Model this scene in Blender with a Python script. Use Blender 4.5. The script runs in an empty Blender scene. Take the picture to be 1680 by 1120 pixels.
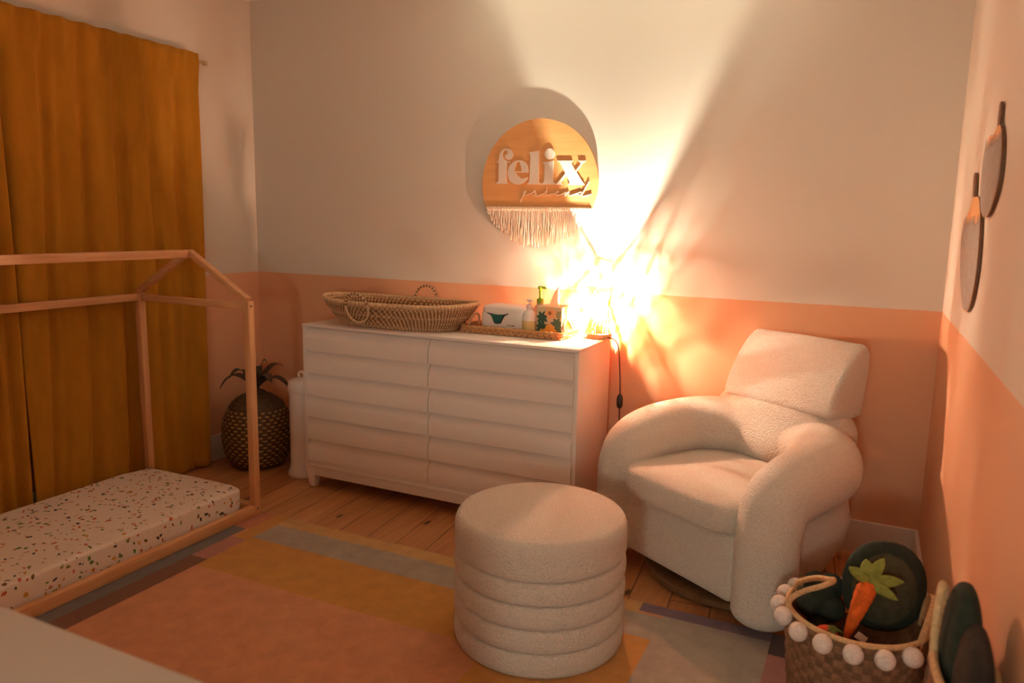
import bpy, bmesh, math, random
from mathutils import Vector, Matrix, Quaternion
random.seed(7)
PI = math.pi
sc = bpy.context.scene
COL = sc.collection

# ------------------------------------------------------------------ helpers
def lin(r, g, b):
    f = lambda c: c / 12.92 if c <= .04045 else ((c + .055) / 1.055) ** 2.4
    return (f(r / 255), f(g / 255), f(b / 255), 1)

class NT:
    """small wrapper to write node trees compactly"""
    def __init__(s, name):
        s.m = bpy.data.materials.new(name); s.m.use_nodes = True
        s.t = s.m.node_tree; s.b = s.t.nodes['Principled BSDF']
    def n(s, typ, **kw):
        nd = s.t.nodes.new(typ)
        for k, v in kw.items():
            if k in nd.inputs: nd.inputs[k].default_value = v
            else: setattr(nd, k, v)
        return nd
    def l(s, a, b): s.t.links.new(a, b)
    def coord(s, scale=(1, 1, 1), rot=(0, 0, 0), kind='Object'):
        tc = s.n('ShaderNodeTexCoord'); mp = s.n('ShaderNodeMapping')
        mp.inputs['Scale'].default_value = scale; mp.inputs['Rotation'].default_value = rot
        s.l(tc.outputs[kind], mp.inputs['Vector']); return mp.outputs['Vector']
    def ramp(s, fac, stops, interp='LINEAR'):
        r = s.n('ShaderNodeValToRGB'); r.color_ramp.interpolation = interp
        e = r.color_ramp.elements
        while len(e) < len(stops): e.new(0.5)
        for i, (p, c) in enumerate(stops): e[i].position = p; e[i].color = c
        s.l(fac, r.inputs['Fac']); return r.outputs['Color']
    def bump(s, h, strength=.3, dist=.01):
        b = s.n('ShaderNodeBump'); b.inputs['Strength'].default_value = strength
        b.inputs['Distance'].default_value = dist
        s.l(h, b.inputs['Height']); s.l(b.outputs['Normal'], s.b.inputs['Normal'])
    def mix(s, fac, a, b):
        m = s.n('ShaderNodeMix', data_type='RGBA')
        for sock, v in ((m.inputs['Factor'], fac), (m.inputs['A'], a), (m.inputs['B'], b)): pass
        fa, A, B = m.inputs[0], m.inputs[6], m.inputs[7]
        for sock, v in ((fa, fac), (A, a), (B, b)):
            if hasattr(v, 'is_output'): s.l(v, sock)
            else: sock.default_value = v
        return m.outputs[2]

def plain(name, col, rough=.6, noise=0., nscale=30, bump=0., bscale=200, bdist=.002, metal=0., sheen=0., spec=None):
    t = NT(name); t.b.inputs['Base Color'].default_value = col; t.b.inputs['Roughness'].default_value = rough
    t.b.inputs['Metallic'].default_value = metal
    if spec is not None: t.b.inputs['Specular IOR Level'].default_value = spec
    if sheen: t.b.inputs['Sheen Weight'].default_value = sheen
    if noise:
        v = t.coord(); nz = t.n('ShaderNodeTexNoise', Scale=nscale, Detail=4.); t.l(v, nz.inputs['Vector'])
        k = tuple(c * (1 - noise) for c in col[:3]) + (1,); h = tuple(min(1, c * (1 + noise)) for c in col[:3]) + (1,)
        t.l(t.ramp(nz.outputs['Fac'], [(.3, k), (.7, h)]), t.b.inputs['Base Color'])
    if bump:
        v = t.coord(); nz = t.n('ShaderNodeTexNoise', Scale=bscale, Detail=3.); t.l(v, nz.inputs['Vector'])
        t.bump(nz.outputs['Fac'], bump, bdist)
    return t.m

class B:
    """collects shapes into one bmesh, then links it as ONE mesh object"""
    def __init__(s): s.bm = bmesh.new(); s.uv = None
    def box(s, c, size, bevel=0., seg=2, rot=None, mat=0, taper=None):
        vs = []
        for sx in (-.5, .5):
            for sy in (-.5, .5):
                for sz in (-.5, .5):
                    k = taper if (taper and sz < 0) else 1
                    vs.append(s.bm.verts.new((sx * size[0] * k, sy * size[1] * k, sz * size[2])))
        I = [(0, 1, 3, 2), (4, 6, 7, 5), (0, 4, 5, 1), (2, 3, 7, 6), (0, 2, 6, 4), (1, 5, 7, 3)]
        fs = [s.bm.faces.new([vs[i] for i in f]) for f in I]
        for f in fs: f.material_index = mat
        if bevel:
            es = list({e for f in fs for e in f.edges})
            r = bmesh.ops.bevel(s.bm, geom=es, offset=bevel, segments=seg, affect='EDGES', profile=.5)
            vs = list({v for v in r['verts']} | {v for v in vs if v.is_valid})
            for f in r['faces']: f.material_index = mat
        M = Matrix.Translation(Vector(c)) @ (rot.to_4x4() if rot else Matrix.Identity(4))
        for v in vs: v.co = M @ v.co
        return s
    def grid(s, P, cu=False, cv=False, mat=0, capu=False):
        """P[i][j] points -> quads; cu/cv close the directions. mat may be f(i,j)"""
        V = [[s.bm.verts.new(p) for p in row] for row in P]
        n, m = len(V), len(V[0])
        for i in range(n if cu else n - 1):
            for j in range(m if cv else m - 1):
                f = s.bm.faces.new((V[i][j], V[(i + 1) % n][j], V[(i + 1) % n][(j + 1) % m], V[i][(j + 1) % m]))
                f.material_index = mat(i, j) if callable(mat) else mat
        if capu:
            for row in (V[0], V[-1]):
                f = s.bm.faces.new(row); f.material_index = mat if not callable(mat) else 0
        return V
    def lathe(s, prof, c=(0, 0, 0), seg=48, mat=0, rot=None, sy=1.):
        P = []
        for r, z in prof:
            row = []
            for k in range(seg):
                a = 2 * PI * k / seg
                p = Vector((r * math.cos(a), r * math.sin(a) * sy, z))
                if rot: p = rot @ p
                row.append(p + Vector(c))
            P.append(row)
        s.grid(P, cv=True, mat=mat, capu=True); return s
    def sweep(s, pts, rad, seg=12, closed=False, mat=0, caps=True, flat=1., up=None):
        pts = [Vector(p) for p in pts]; n = len(pts)
        if not hasattr(rad, '__len__'): rad = [rad] * n
        T = []
        for i in range(n):
            a = pts[(i - 1) % n] if (closed or i > 0) else pts[i]
            b = pts[(i + 1) % n] if (closed or i < n - 1) else pts[i]
            T.append((b - a).normalized())
        N = Vector(up) if up else (Vector((0, 0, 1)) if abs(T[0].z) < .9 else Vector((1, 0, 0)))
        N = (N - T[0] * N.dot(T[0])).normalized(); P = []
        for i in range(n):
            if i and not up:
                q = T[i - 1].rotation_difference(T[i]); N = q @ N
            elif up: N = Vector(up)
            N = (N - T[i] * N.dot(T[i])).normalized(); Bn = T[i].cross(N)
            P.append([pts[i] + rad[i] * (math.cos(2 * PI * k / seg) * N + flat * math.sin(2 * PI * k / seg) * Bn) for k in range(seg)])
        s.grid(P, cu=closed, cv=True, mat=mat, capu=(caps and not closed)); return s
    def ell(s, c, r, seg=24, rings=14, rot=None, mat=0, e=1.):
        """(super)ellipsoid"""
        pw = lambda v: math.copysign(abs(v) ** e, v)
        P = []
        for i in range(1, rings):
            t = PI * i / rings - PI / 2
            row = []
            for k in range(seg):
                a = 2 * PI * k / seg
                p = Vector((r[0] * pw(math.cos(t)) * pw(math.cos(a)), r[1] * pw(math.cos(t)) * pw(math.sin(a)), r[2] * pw(math.sin(t))))
                if rot: p = rot @ p
                row.append(p + Vector(c))
            P.append(row)
        s.grid(P, cv=True, mat=mat, capu=True); return s
    def prism(s, poly, frame, d0, d1, mat=0, hole=None, side=None):
        """polygon (2D list) extruded: frame(u,v,d)->3D"""
        if hole:   # bridge the hole with a slit
            hi = min(range(len(hole)), key=lambda k: min((Vector(hole[k]) - Vector(p)).length for p in poly))
            pi_ = min(range(len(poly)), key=lambda k: (Vector(hole[hi]) - Vector(poly[k])).length)
            h = hole[hi:] + hole[:hi + 1]
            poly = poly[:pi_ + 1] + h + poly[pi_:]
        from mathutils.geometry import tessellate_polygon
        tri = tessellate_polygon([[Vector((p[0], p[1], 0)) for p in poly]])
        A = [s.bm.verts.new(frame(p[0], p[1], d0)) for p in poly]
        C = [s.bm.verts.new(frame(p[0], p[1], d1)) for p in poly]
        n = len(poly)
        for t in tri:
            for L in (A, C):
                try: f = s.bm.faces.new([L[i] for i in t]); f.material_index = mat
                except ValueError: pass
        for i in range(n):
            try: f = s.bm.faces.new((A[i], A[(i + 1) % n], C[(i + 1) % n], C[i])); f.material_index = mat if side is None else side
            except ValueError: pass
        return s
    def obj(s, name, mat, parent=None, smooth=True, angle=40, sub=0, solid=0, loc=None):
        bmesh.ops.recalc_face_normals(s.bm, faces=s.bm.faces)
        me = bpy.data.meshes.new(name); s.bm.to_mesh(me); s.bm.free()
        for m in (mat if isinstance(mat, (list, tuple)) else [mat]): me.materials.append(m)
        if smooth:
            me.shade_smooth()
            if angle: me.set_sharp_from_angle(angle=math.radians(angle))
        o = bpy.data.objects.new(name, me); COL.objects.link(o)
        if parent: o.parent = parent
        if loc: o.location = loc
        if solid:
            md = o.modifiers.new('solid', 'SOLIDIFY'); md.thickness = solid; md.offset = 0
        if sub:
            md = o.modifiers.new('sub', 'SUBSURF'); md.levels = sub; md.render_levels = sub
        return o

def thing(name, label, cat, loc=(0, 0, 0), rz=0, group=None):
    o = bpy.data.objects.new(name, None); COL.objects.link(o); o.empty_display_size = .05
    o.location = loc; o.rotation_euler = (0, 0, rz); o['label'] = label; o['category'] = cat
    if group: o['group'] = group
    return o
def tag(o, label, cat, group=None, kind=None):
    o['label'] = label; o['category'] = cat
    if group: o['group'] = group
    if kind: o['kind'] = kind
    return o
def struct(o, label, cat):
    o['kind'] = 'structure'; o['label'] = label; o['category'] = cat; return o

def smooth_closed(pts, k=4):
    """Catmull-Rom through closed polygon"""
    n = len(pts); out = []
    for i in range(n):
        p0, p1, p2, p3 = [Vector(pts[(i + d) % n]) for d in (-1, 0, 1, 2)]
        for j in range(k):
            t = j / k
            out.append(tuple(.5 * ((2 * p1) + (p2 - p0) * t + (2 * p0 - 5 * p1 + 4 * p2 - p3) * t * t + (3 * p1 - p0 - 3 * p2 + p3) * t ** 3)))
    return out
def smooth_open(pts, k=5):
    n = len(pts); out = []
    for i in range(n - 1):
        p0, p1, p2, p3 = [Vector(pts[min(max(i + d, 0), n - 1)]) for d in (-1, 0, 1, 2)]
        for j in range(k):
            t = j / k
            out.append(tuple(.5 * ((2 * p1) + (p2 - p0) * t + (2 * p0 - 5 * p1 + 4 * p2 - p3) * t * t + (3 * p1 - p0 - 3 * p2 + p3) * t ** 3)))
    out.append(tuple(pts[-1])); return out

# ------------------------------------------------------------------ dimensions
W, D, H, PAINT = 3.515, 3.95, 2.54, 1.042     # room x 0..W, y 0..-D
DZ = .84                                       # dresser top

# ------------------------------------------------------------------ materials
def wall_mat():
    t = NT('two_tone_wall_paint'); tc = t.n('ShaderNodeTexCoord'); sp = t.n('ShaderNodeSeparateXYZ')
    t.l(tc.outputs['Object'], sp.inputs['Vector'])
    nz = t.n('ShaderNodeTexNoise', Scale=60., Detail=2.); t.l(tc.outputs['Object'], nz.inputs['Vector'])
    ad = t.n('ShaderNodeMath', operation='MULTIPLY_ADD'); t.l(nz.outputs['Fac'], ad.inputs[0]); ad.inputs[1].default_value = .003
    t.l(sp.outputs['Z'], ad.inputs[2])
    gt = t.n('ShaderNodeMath', operation='GREATER_THAN'); t.l(ad.outputs[0], gt.inputs[0]); gt.inputs[1].default_value = PAINT + .0015
    c = t.mix(gt.outputs[0], PEACH, CREAM); t.l(c, t.b.inputs['Base Color'])
    t.b.inputs['Roughness'].default_value = .75
    n2 = t.n('ShaderNodeTexNoise', Scale=140., Detail=3.); t.l(tc.outputs['Object'], n2.inputs['Vector'])
    t.bump(n2.outputs['Fac'], .12, .002); return t.m
PEACH = (.74, .40, .235, 1); CREAM = (.69, .64, .57, 1)
M = {}
M['wall'] = wall_mat()
M['ceil'] = plain('ceiling_white', (.86, .83, .78, 1), .85)
M['trim'] = plain('white_trim_paint', (.78, .74, .70, 1), .45)
M['white'] = plain('white_lacquer', (.80, .755, .72, 1), .42, bump=.05, bscale=90, bdist=.001)
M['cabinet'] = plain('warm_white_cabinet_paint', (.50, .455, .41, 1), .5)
M['plastic'] = plain('white_plastic', (.80, .77, .74, 1), .35)

def floor_mat():
    t = NT('oak_plank_floor'); v = t.coord((1, 1, 1), (0, 0, math.radians(90 - 5)))
    br = t.n('ShaderNodeTexBrick', Scale=1.0); t.l(v, br.inputs['Vector'])
    br.inputs['Brick Width'].default_value = 1.6; br.inputs['Row Height'].default_value = .145
    br.inputs['Mortar Size'].default_value = .0022; br.inputs['Mortar Smooth'].default_value = .1; br.offset = .37
    br.inputs['Color1'].default_value = (.0, .0, .0, 1); br.inputs['Color2'].default_value = (1, 1, 1, 1); br.inputs['Mortar'].default_value = (.5, .5, .5, 1)
    v2 = t.coord((26, 1.6, 1), (0, 0, math.radians(-5)))
    nz = t.n('ShaderNodeTexNoise', Scale=1.6, Detail=6., Distortion=.8); t.l(v2, nz.inputs['Vector'])
    grain = t.ramp(nz.outputs['Fac'], [(.25, (.30, .125, .045, 1)), (.55, (.50, .235, .095, 1)), (.8, (.60, .30, .13, 1))])
    tone = t.mix(.35, grain, t.ramp(br.outputs['Color'], [(0, (.36, .155, .06, 1)), (1, (.62, .33, .15, 1))]))
    kv = t.coord((5.5, 2.2, 1)); vo = t.n('ShaderNodeTexVoronoi', Scale=1.3); t.l(kv, vo.inputs['Vector'])
    knot = t.ramp(vo.outputs['Distance'], [(.05, (1, 1, 1, 1)), (.11, (0, 0, 0, 1))])
    tone = t.mix(knot, tone, (.07, .03, .012, 1))
    c = t.mix(br.outputs['Fac'], tone, (.09, .04, .015, 1)); t.l(c, t.b.inputs['Base Color'])
    t.b.inputs['Roughness'].default_value = .42; t.bump(nz.outputs['Fac'], .08, .002); return t.m
M['floor'] = floor_mat()

def wood_mat(name, lo, hi, scale=(2, 40, 40), rough=.5):
    t = NT(name); v = t.coord(scale); nz = t.n('ShaderNodeTexNoise', Scale=1., Detail=5., Distortion=.6); t.l(v, nz.inputs['Vector'])
    t.l(t.ramp(nz.outputs['Fac'], [(.3, lo), (.7, hi)]), t.b.inputs['Base Color']); t.b.inputs['Roughness'].default_value = rough
    t.bump(nz.outputs['Fac'], .1, .001); return t.m
M['pineX'] = wood_mat('pine_wood_across', (.56, .28, .125, 1), (.70, .40, .20, 1), (3, 60, 60))
M['pineY'] = wood_mat('pine_wood_along', (.56, .28, .125, 1), (.70, .40, .20, 1), (60, 3, 60))
M['pineZ'] = wood_mat('pine_wood_upright', (.56, .28, .125, 1), (.70, .40, .20, 1), (60, 60, 3))
M['sign'] = wood_mat('stained_plywood', (.70, .34, .12, 1), (.78, .41, .16, 1), (5, 5, 40))
M['darkwood'] = wood_mat('dark_walnut', (.10, .05, .022, 1), (.17, .09, .04, 1), (30, 3, 3), .4)

def boucle():
    t = NT('cream_boucle'); v = t.coord()
    vo = t.n('ShaderNodeTexVoronoi', Scale=150.); t.l(v, vo.inputs['Vector'])
    nz = t.n('ShaderNodeTexNoise', Scale=210., Detail=3., Roughness=.65); t.l(v, nz.inputs['Vector'])
    t.l(t.ramp(nz.outputs['Fac'], [(.3, (.61, .55, .475, 1)), (.65, (.76, .70, .62, 1))]), t.b.inputs['Base Color'])
    mul = t.n('ShaderNodeMath', operation='MULTIPLY_ADD'); t.l(vo.outputs['Distance'], mul.inputs[0]); mul.inputs[1].default_value = -.9
    t.l(nz.outputs['Fac'], mul.inputs[2]); t.bump(mul.outputs[0], .85, .006)
    t.b.inputs['Roughness'].default_value = .95; t.b.inputs['Sheen Weight'].default_value = .25; return t.m
M['boucle'] = boucle()
def velvet():
    t = NT('mustard_velvet'); v = t.coord((1, 1, .35))
    nz = t.n('ShaderNodeTexNoise', Scale=9., Detail=6., Roughness=.7); t.l(v, nz.inputs['Vector'])
    t.l(t.ramp(nz.outputs['Fac'], [(.3, (.335, .145, .010, 1)), (.7, (.44, .20, .017, 1))]), t.b.inputs['Base Color'])
    t.b.inputs['Roughness'].default_value = .85; t.b.inputs['Sheen Weight'].default_value = .5
    t.b.inputs['Sheen Tint'].default_value = (.8, .45, .08, 1); t.b.inputs['Specular IOR Level'].default_value = .15
    n2 = t.n('ShaderNodeTexNoise', Scale=60., Detail=3.); t.l(v, n2.inputs['Vector']); t.bump(n2.outputs['Fac'], .12, .004); return t.m
M['velvet'] = velvet()
def rugmat(name, c):
    t = NT(name); v = t.coord(); nz = t.n('ShaderNodeTexNoise', Scale=14., Detail=6., Roughness=.7); t.l(v, nz.inputs['Vector'])
    lo = tuple(x * .82 for x in c) + (1,); hi = tuple(min(1, x * 1.12) for x in c) + (1,)
    t.l(t.ramp(nz.outputs['Fac'], [(.3, lo), (.7, hi)]), t.b.inputs['Base Color'])
    n2 = t.n('ShaderNodeTexNoise', Scale=260., Detail=2.); t.l(v, n2.inputs['Vector']); t.bump(n2.outputs['Fac'], .5, .004)
    t.b.inputs['Roughness'].default_value = .95; t.b.inputs['Sheen Weight'].default_value = .2; return t.m
def sheet_mat():
    t = NT('printed_cotton_sheet'); v = t.coord((1, 1, 1), (0, 0, .5))
    col = None
    base = (.76, .69, .62, 1)
    nz = t.n('ShaderNodeTexNoise', Scale=60., Detail=2.); vv = t.coord((1, 1, 1))
    t.l(vv, nz.inputs['Vector'])
    dist = t.n('ShaderNodeVectorMath', operation='SCALE'); sub = t.n('ShaderNodeVectorMath', operation='SUBTRACT')
    t.l(nz.outputs['Color'], sub.inputs[0]); sub.inputs[1].default_value = (.5, .5, .5)
    t.l(sub.outputs[0], dist.inputs[0]); dist.inputs['Scale'].default_value = .022
    cur = base
    for (sx, sy, th, sd) in ((1, 2.1, .21, 0), (2.1, 1, .20, 5.3), (1, 1, .19, 11.7)):
        add = t.n('ShaderNodeVectorMath', operation='ADD'); t.l(v, add.inputs[0]); t.l(dist.outputs[0], add.inputs[1])
        mp = t.n('ShaderNodeMapping'); mp.inputs['Location'].default_value = (sd, sd * .7, sd * .3); mp.inputs['Scale'].default_value = (sx, sy, 1.3)
        t.l(add.outputs[0], mp.inputs['Vector'])
        vo = t.n('ShaderNodeTexVoronoi', Scale=19., Randomness=.85); t.l(mp.outputs[0], vo.inputs['Vector'])
        mask = t.ramp(vo.outputs['Distance'], [(th - .03, (1, 1, 1, 1)), (th, (0, 0, 0, 1))])
        sp = t.n('ShaderNodeSeparateColor'); t.l(vo.outputs['Color'], sp.inputs[0])
        pal = t.ramp(sp.outputs['Red'], [(0, (.50, .10, .04, 1)), (.18, (.10, .20, .05, 1)), (.34, (.55, .28, .05, 1)), (.5, (.035, .05, .06, 1)), (.64, (.55, .20, .14, 1)), (.78, (.16, .09, .03, 1)), (.9, (.20, .24, .06, 1))], 'CONSTANT')
        cur = t.mix(mask, cur, pal)
    t.l(cur, t.b.inputs['Base Color']); t.b.inputs['Roughness'].default_value = .9
    n3 = t.n('ShaderNodeTexNoise', Scale=16., Detail=4.); t.l(vv, n3.inputs['Vector']); t.bump(n3.outputs['Fac'], .25, .02); return t.m
M['sheet'] = sheet_mat()
M['tan'] = plain('seagrass_tan', (.60, .40, .225, 1), .75, .25, 90, .3, 300)
M['tan_pale'] = plain('seagrass_pale', (.66, .47, .28, 1), .75, .2, 90, .3, 300)
M['tan_dark'] = plain('seagrass_dark', (.24, .125, .055, 1), .75, .25, 90, .3, 300)
M['wicker'] = plain('orange_wicker', (.50, .27, .115, 1), .8, .25, 120, .4, 400)
M['rope'] = plain('natural_rope', (.60, .40, .21, 1), .8, .2, 120, .4, 400)
M['bamboo'] = plain('bamboo_strip', (.60, .30, .11, 1), .55, .15, 60)
t = NT('thin_translucent_bamboo'); t.b.inputs['Base Color'].default_value = (.60, .30, .11, 1); t.b.inputs['Roughness'].default_value = .55
tp = t.n('ShaderNodeBsdfTransparent'); tp.inputs['Color'].default_value = (1, .50, .17, 1); mx_ = t.n('ShaderNodeMixShader'); mx_.inputs[0].default_value = .34
t.l(t.b.outputs[0], mx_.inputs[1]); t.l(tp.outputs[0], mx_.inputs[2]); t.l(mx_.outputs[0], t.t.nodes['Material Output'].inputs['Surface']); M['veneer'] = t.m
M['lampwood'] = plain('pale_beech', (.72, .42, .20, 1), .5, .1, 40)
M['bronze'] = plain('dark_rattan', (.085, .055, .024, 1), .55, .3, 70)
M['bronze_hi'] = plain('golden_rattan', (.40, .26, .105, 1), .5, .3, 70)
M['leaf_dark'] = plain('dark_metal_leaf', (.055, .042, .022, 1), .5, .3, 40)
M['black'] = plain('black_plastic', (.012, .010, .009, 1), .4)
M['brass'] = plain('brushed_brass', (.75, .60, .38, 1), .3, metal=1.)
M['cotton'] = plain('cotton_yarn', (.83, .74, .62, 1), .9, .1, 200, .4, 500)
M['pom'] = plain('white_wool', (.80, .74, .70, 1), .95, .12, 120, .8, 260, .006)
M['carrot'] = plain('orange_plush', (.72, .13, .012, 1), .9, .25, 60, .4, 220)
M['carrot_leaf'] = plain('green_felt', (.22, .25, .045, 1), .9, .2, 60, .3, 220)
M['plush_dk'] = plain('dark_green_plush', (.016, .026, .017, 1), .95, .3, 50, .4, 220)
M['plush_ol'] = plain('olive_plush', (.052, .052, .028, 1), .95, .25, 50, .4, 220)
M['plush_gn'] = plain('mid_green_plush', (.10, .15, .03, 1), .95, .25, 50, .4, 220)
M['stem_edge_shade'] = plain('brown_stem_edge_shade', (.16, .07, .03, 1), .6, .2, 60)  # brown of the stems, also painted on plaque edges as shade
M['grey_paint'] = plain('grey_painted_wood', (.33, .29, .265, 1), .7, .12, 60)
M['letter'] = plain('white_painted_wood', (.78, .70, .61, 1), .6)
M['teal'] = plain('teal_plastic', (.02, .13, .115, 1), .25)
M['teal_dk'] = plain('dark_teal_plastic', (.012, .035, .035, 1), .35)
M['green'] = plain('green_plastic', (.16, .36, .015, 1), .35)
M['label_y'] = plain('straw_label', (.62, .50, .22, 1), .5)
M['grey_ink'] = plain('grey_ink', (.18, .15, .14, 1), .6)
t = NT('thin_white_tissue'); t.b.inputs['Base Color'].default_value = (.86, .83, .78, 1); t.b.inputs['Roughness'].default_value = .9
tl = t.n('ShaderNodeBsdfTranslucent'); tl.inputs['Color'].default_value = (.9, .87, .8, 1); mx_ = t.n('ShaderNodeMixShader'); mx_.inputs[0].default_value = .5
t.l(t.b.outputs[0], mx_.inputs[1]); t.l(tl.outputs[0], mx_.inputs[2]); t.l(mx_.outputs[0], t.t.nodes['Material Output'].inputs['Surface']); M['tissue'] = t.m

# ------------------------------------------------------------------ room shell
o = B().box((W / 2, -D / 2, -.05), (W + .24, D + .24, .1)).obj('floor', M['floor'], smooth=False)
struct(o, 'warm oak plank floor showing between rug and white dresser', 'floor')
o = B().box((W / 2, -D / 2, H + .05), (W + .24, D + .24, .1)).obj('ceiling', M['ceil'], smooth=False)
struct(o, 'white ceiling just visible above the left corner', 'ceiling')
o = B().box((W / 2, .05, H / 2), (W + .24, .1, H)).obj('wall_back', M['wall'], smooth=False)
struct(o, 'cream wall with peach lower band behind dresser and armchair', 'wall')
o = B().box((W + .05, -D / 2, H / 2), (.1, D, H)).obj('wall_right', M['wall'], smooth=False)
struct(o, 'cream and peach wall with two wooden fruit plaques', 'wall')
# wall behind the camera has a doorway added to let in fill light
b = B(); HX0, HX1, HZ = 2.50, 3.38, 2.05; xs = [-.12, HX0, HX1, W + .12]; zs = [0, HZ, H]
fv = {(d, i, j): b.bm.verts.new((x, y, z)) for d, y in ((0, -D), (1, -D - .1)) for i, x in enumerate(xs) for j, z in enumerate(zs)}
for d in (0, 1):
    for i in range(3):
        for j in range(2):
            if (i, j) != (1, 0): b.bm.faces.new([fv[d, i, j], fv[d, i + 1, j], fv[d, i + 1, j + 1], fv[d, i, j + 1]])
for (i, j, k, l) in ((0, 0, 1, 0), (1, 0, 1, 1), (1, 1, 2, 1), (2, 1, 2, 0), (2, 0, 3, 0), (3, 0, 3, 1), (3, 1, 3, 2), (3, 2, 2, 2), (2, 2, 1, 2), (1, 2, 0, 2), (0, 2, 0, 1), (0, 1, 0, 0)):
    b.bm.faces.new([fv[0, i, j], fv[0, k, l], fv[1, k, l], fv[1, i, j]])
o = b.obj('wall_front', M['wall'], smooth=False)
struct(o, 'cream and peach wall with a doorway added for fill light, facing the dresser', 'wall')
for nm, c, sz in (('floor_fill_hall', (2.6, -D - .9, -.05), (2.4, 1.5, .1)), ('ceiling_fill_hall', (2.6, -D - .9, 2.45), (2.4, 1.5, .1)), ('wall_fill_hall_left', (1.35, -D - .9, 1.2), (.1, 1.5, 2.4)), ('wall_fill_hall_right', (3.85, -D - .9, 1.2), (.1, 1.5, 2.4)), ('wall_fill_hall_far', (2.6, -D - 1.70, 1.2), (2.6, .1, 2.4))):
    o = B().box(c, sz).obj(nm, M['floor'] if 'floor' in nm else M['trim'], smooth=False); struct(o, 'added unseen white hallway shell around the fill light', 'hallway')  # unseen hallway added to house the fill light
hl = bpy.data.lights.new('hall_fill_light', 'POINT'); hl.energy = 55; hl.color = (.92, 1.0, .84); hl.shadow_soft_size = .14  # added unseen fill light, brightens the ottoman front and right-hand basket
ho = bpy.data.objects.new('hall_fill_light', hl); COL.objects.link(ho); ho.location = (3.2, -D - 1.0, 1.2)
# left wall with a window opening (ring of 8 cells, 10 cm deep)
WY0, WY1, WZ0, WZ1 = -2.25, -.62, .75, 2.02
b = B(); ys = [-D, WY0, WY1, 0]; zs = [0, WZ0, WZ1, H]
fv = {}
for d, x in ((0, 0.), (1, -.1)):
    for i, y in enumerate(ys):
        for j, z in enumerate(zs): fv[d, i, j] = b.bm.verts.new((x, y, z))
for d in (0, 1):
    for i in range(3):
        for j in range(3):
            if (i, j) != (1, 1): b.bm.faces.new([fv[d, i, j], fv[d, i + 1, j], fv[d, i + 1, j + 1], fv[d, i, j + 1]])
for (i, j, k, l) in ((1, 1, 2, 1), (2, 1, 2, 2), (2, 2, 1, 2), (1, 2, 1, 1)):
    b.bm.faces.new([fv[0, i, j], fv[0, k, l], fv[1, k, l], fv[1, i, j]])
for (i, j, k, l) in [(i, 0, i + 1, 0) for i in range(3)] + [(i, 3, i + 1, 3) for i in range(3)] + [(0, j, 0, j + 1) for j in range(3)] + [(3, j, 3, j + 1) for j in range(3)]:
    b.bm.faces.new([fv[0, i, j], fv[0, k, l], fv[1, k, l], fv[1, i, j]])
o = b.obj('wall_left', M['wall'], smooth=False)
struct(o, 'cream and peach wall behind the mustard curtains', 'wall')
# window
wn = thing('window_1', 'dark blue window pane glimpsed between the mustard curtains', 'window', (-.05, (WY0 + WY1) / 2, WZ0)); wn['kind'] = 'structure'
b = B(); wy, wz = WY1 - WY0, WZ1 - WZ0
for c, s in (((0, 0, .02), (.05, wy, .04)), ((0, 0, wz - .02), (.05, wy, .04)), ((0, -wy / 2 + .02, wz / 2), (.05, .04, wz - .081)), ((0, wy / 2 - .02, wz / 2), (.05, .04, wz - .081)), ((0, 0, wz / 2), (.04, .035, wz - .081))):
    b.box(c, s)
b.obj('window_frame', M['trim'], wn, smooth=False)
t = NT('night_glass'); t.b.inputs['Base Color'].default_value = (.02, .05, .06, 1); t.b.inputs['Roughness'].default_value = .08; M['glass'] = t.m
t.b.inputs['Transmission Weight'].default_value = 1.; t.b.inputs['Base Color'].default_value = (.6, .75, .8, 1)
B().box((-.012, 0, wz / 2), (.006, wy - .06, wz - .06)).obj('pane', M['glass'], wn, smooth=False)
# baseboards
def base(name, c, s, lab):
    o = B().box(c, s, .004, 2).obj(name, M['trim']); struct(o, lab, 'baseboard')
BH, BT = .145, .016
base('baseboard_back', (W / 2, -BT / 2, BH / 2), (W - .002, BT, BH), 'white baseboard along the wall behind the armchair')
base('baseboard_right', (W - BT / 2, -D / 2, BH / 2), (BT, D - 2 * BT - .004, BH), 'white baseboard under the wooden plaques')
base('baseboard_left', (BT / 2, -D / 2, BH / 2), (BT, D - 2 * BT - .004, BH), 'white baseboard below the curtains')

# ------------------------------------------------------------------ rug
RC = [('rug_terracotta', (.56, .25, .12)), ('rug_mustard', (.50, .235, .04)), ('rug_tan', (.52, .31, .11)), ('rug_grey', (.34, .29, .235)),
      ('rug_slate', (.135, .125, .13)), ('rug_brown', (.155, .055, .028)), ('rug_mauve', (.38, .165, .13)), ('rug_coral', (.46, .16, .085)), ('rug_purple', (.17, .105, .14)), ('rug_charcoal', (.06, .04, .035))]
RM = [rugmat(n, c) for n, c in RC]
RX0, RX1, RY0, RY1, RT = .05, 3.42, -3.30, -.862, .012
P = [(.00, 4, -4, 0, 0), (.00, .80, -4, 0, 2), (.80, .90, -1.035, 0, 7), (.77, .885, -4, -1.035, 4), (.885, .973, -4, -1.33, 5), (.885, .973, -1.33, -1.12, 6), (.90, .973, -1.12, 0, 1),
     (.973, 2.612, -.94, 0, 2), (.975, 2.70, -1.092, -.94, 3), (.973, 2.70, -1.385, -1.092, 1), (2.25, 2.70, -1.58, -1.092, 1), (2.612, 4, -.922, 0, 8), (2.70, 3.055, -2.2, -.922, 3), (3.055, 4, -1.0, -.862, 9), (3.055, 4, -1.6, -1.0, 6)]
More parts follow.
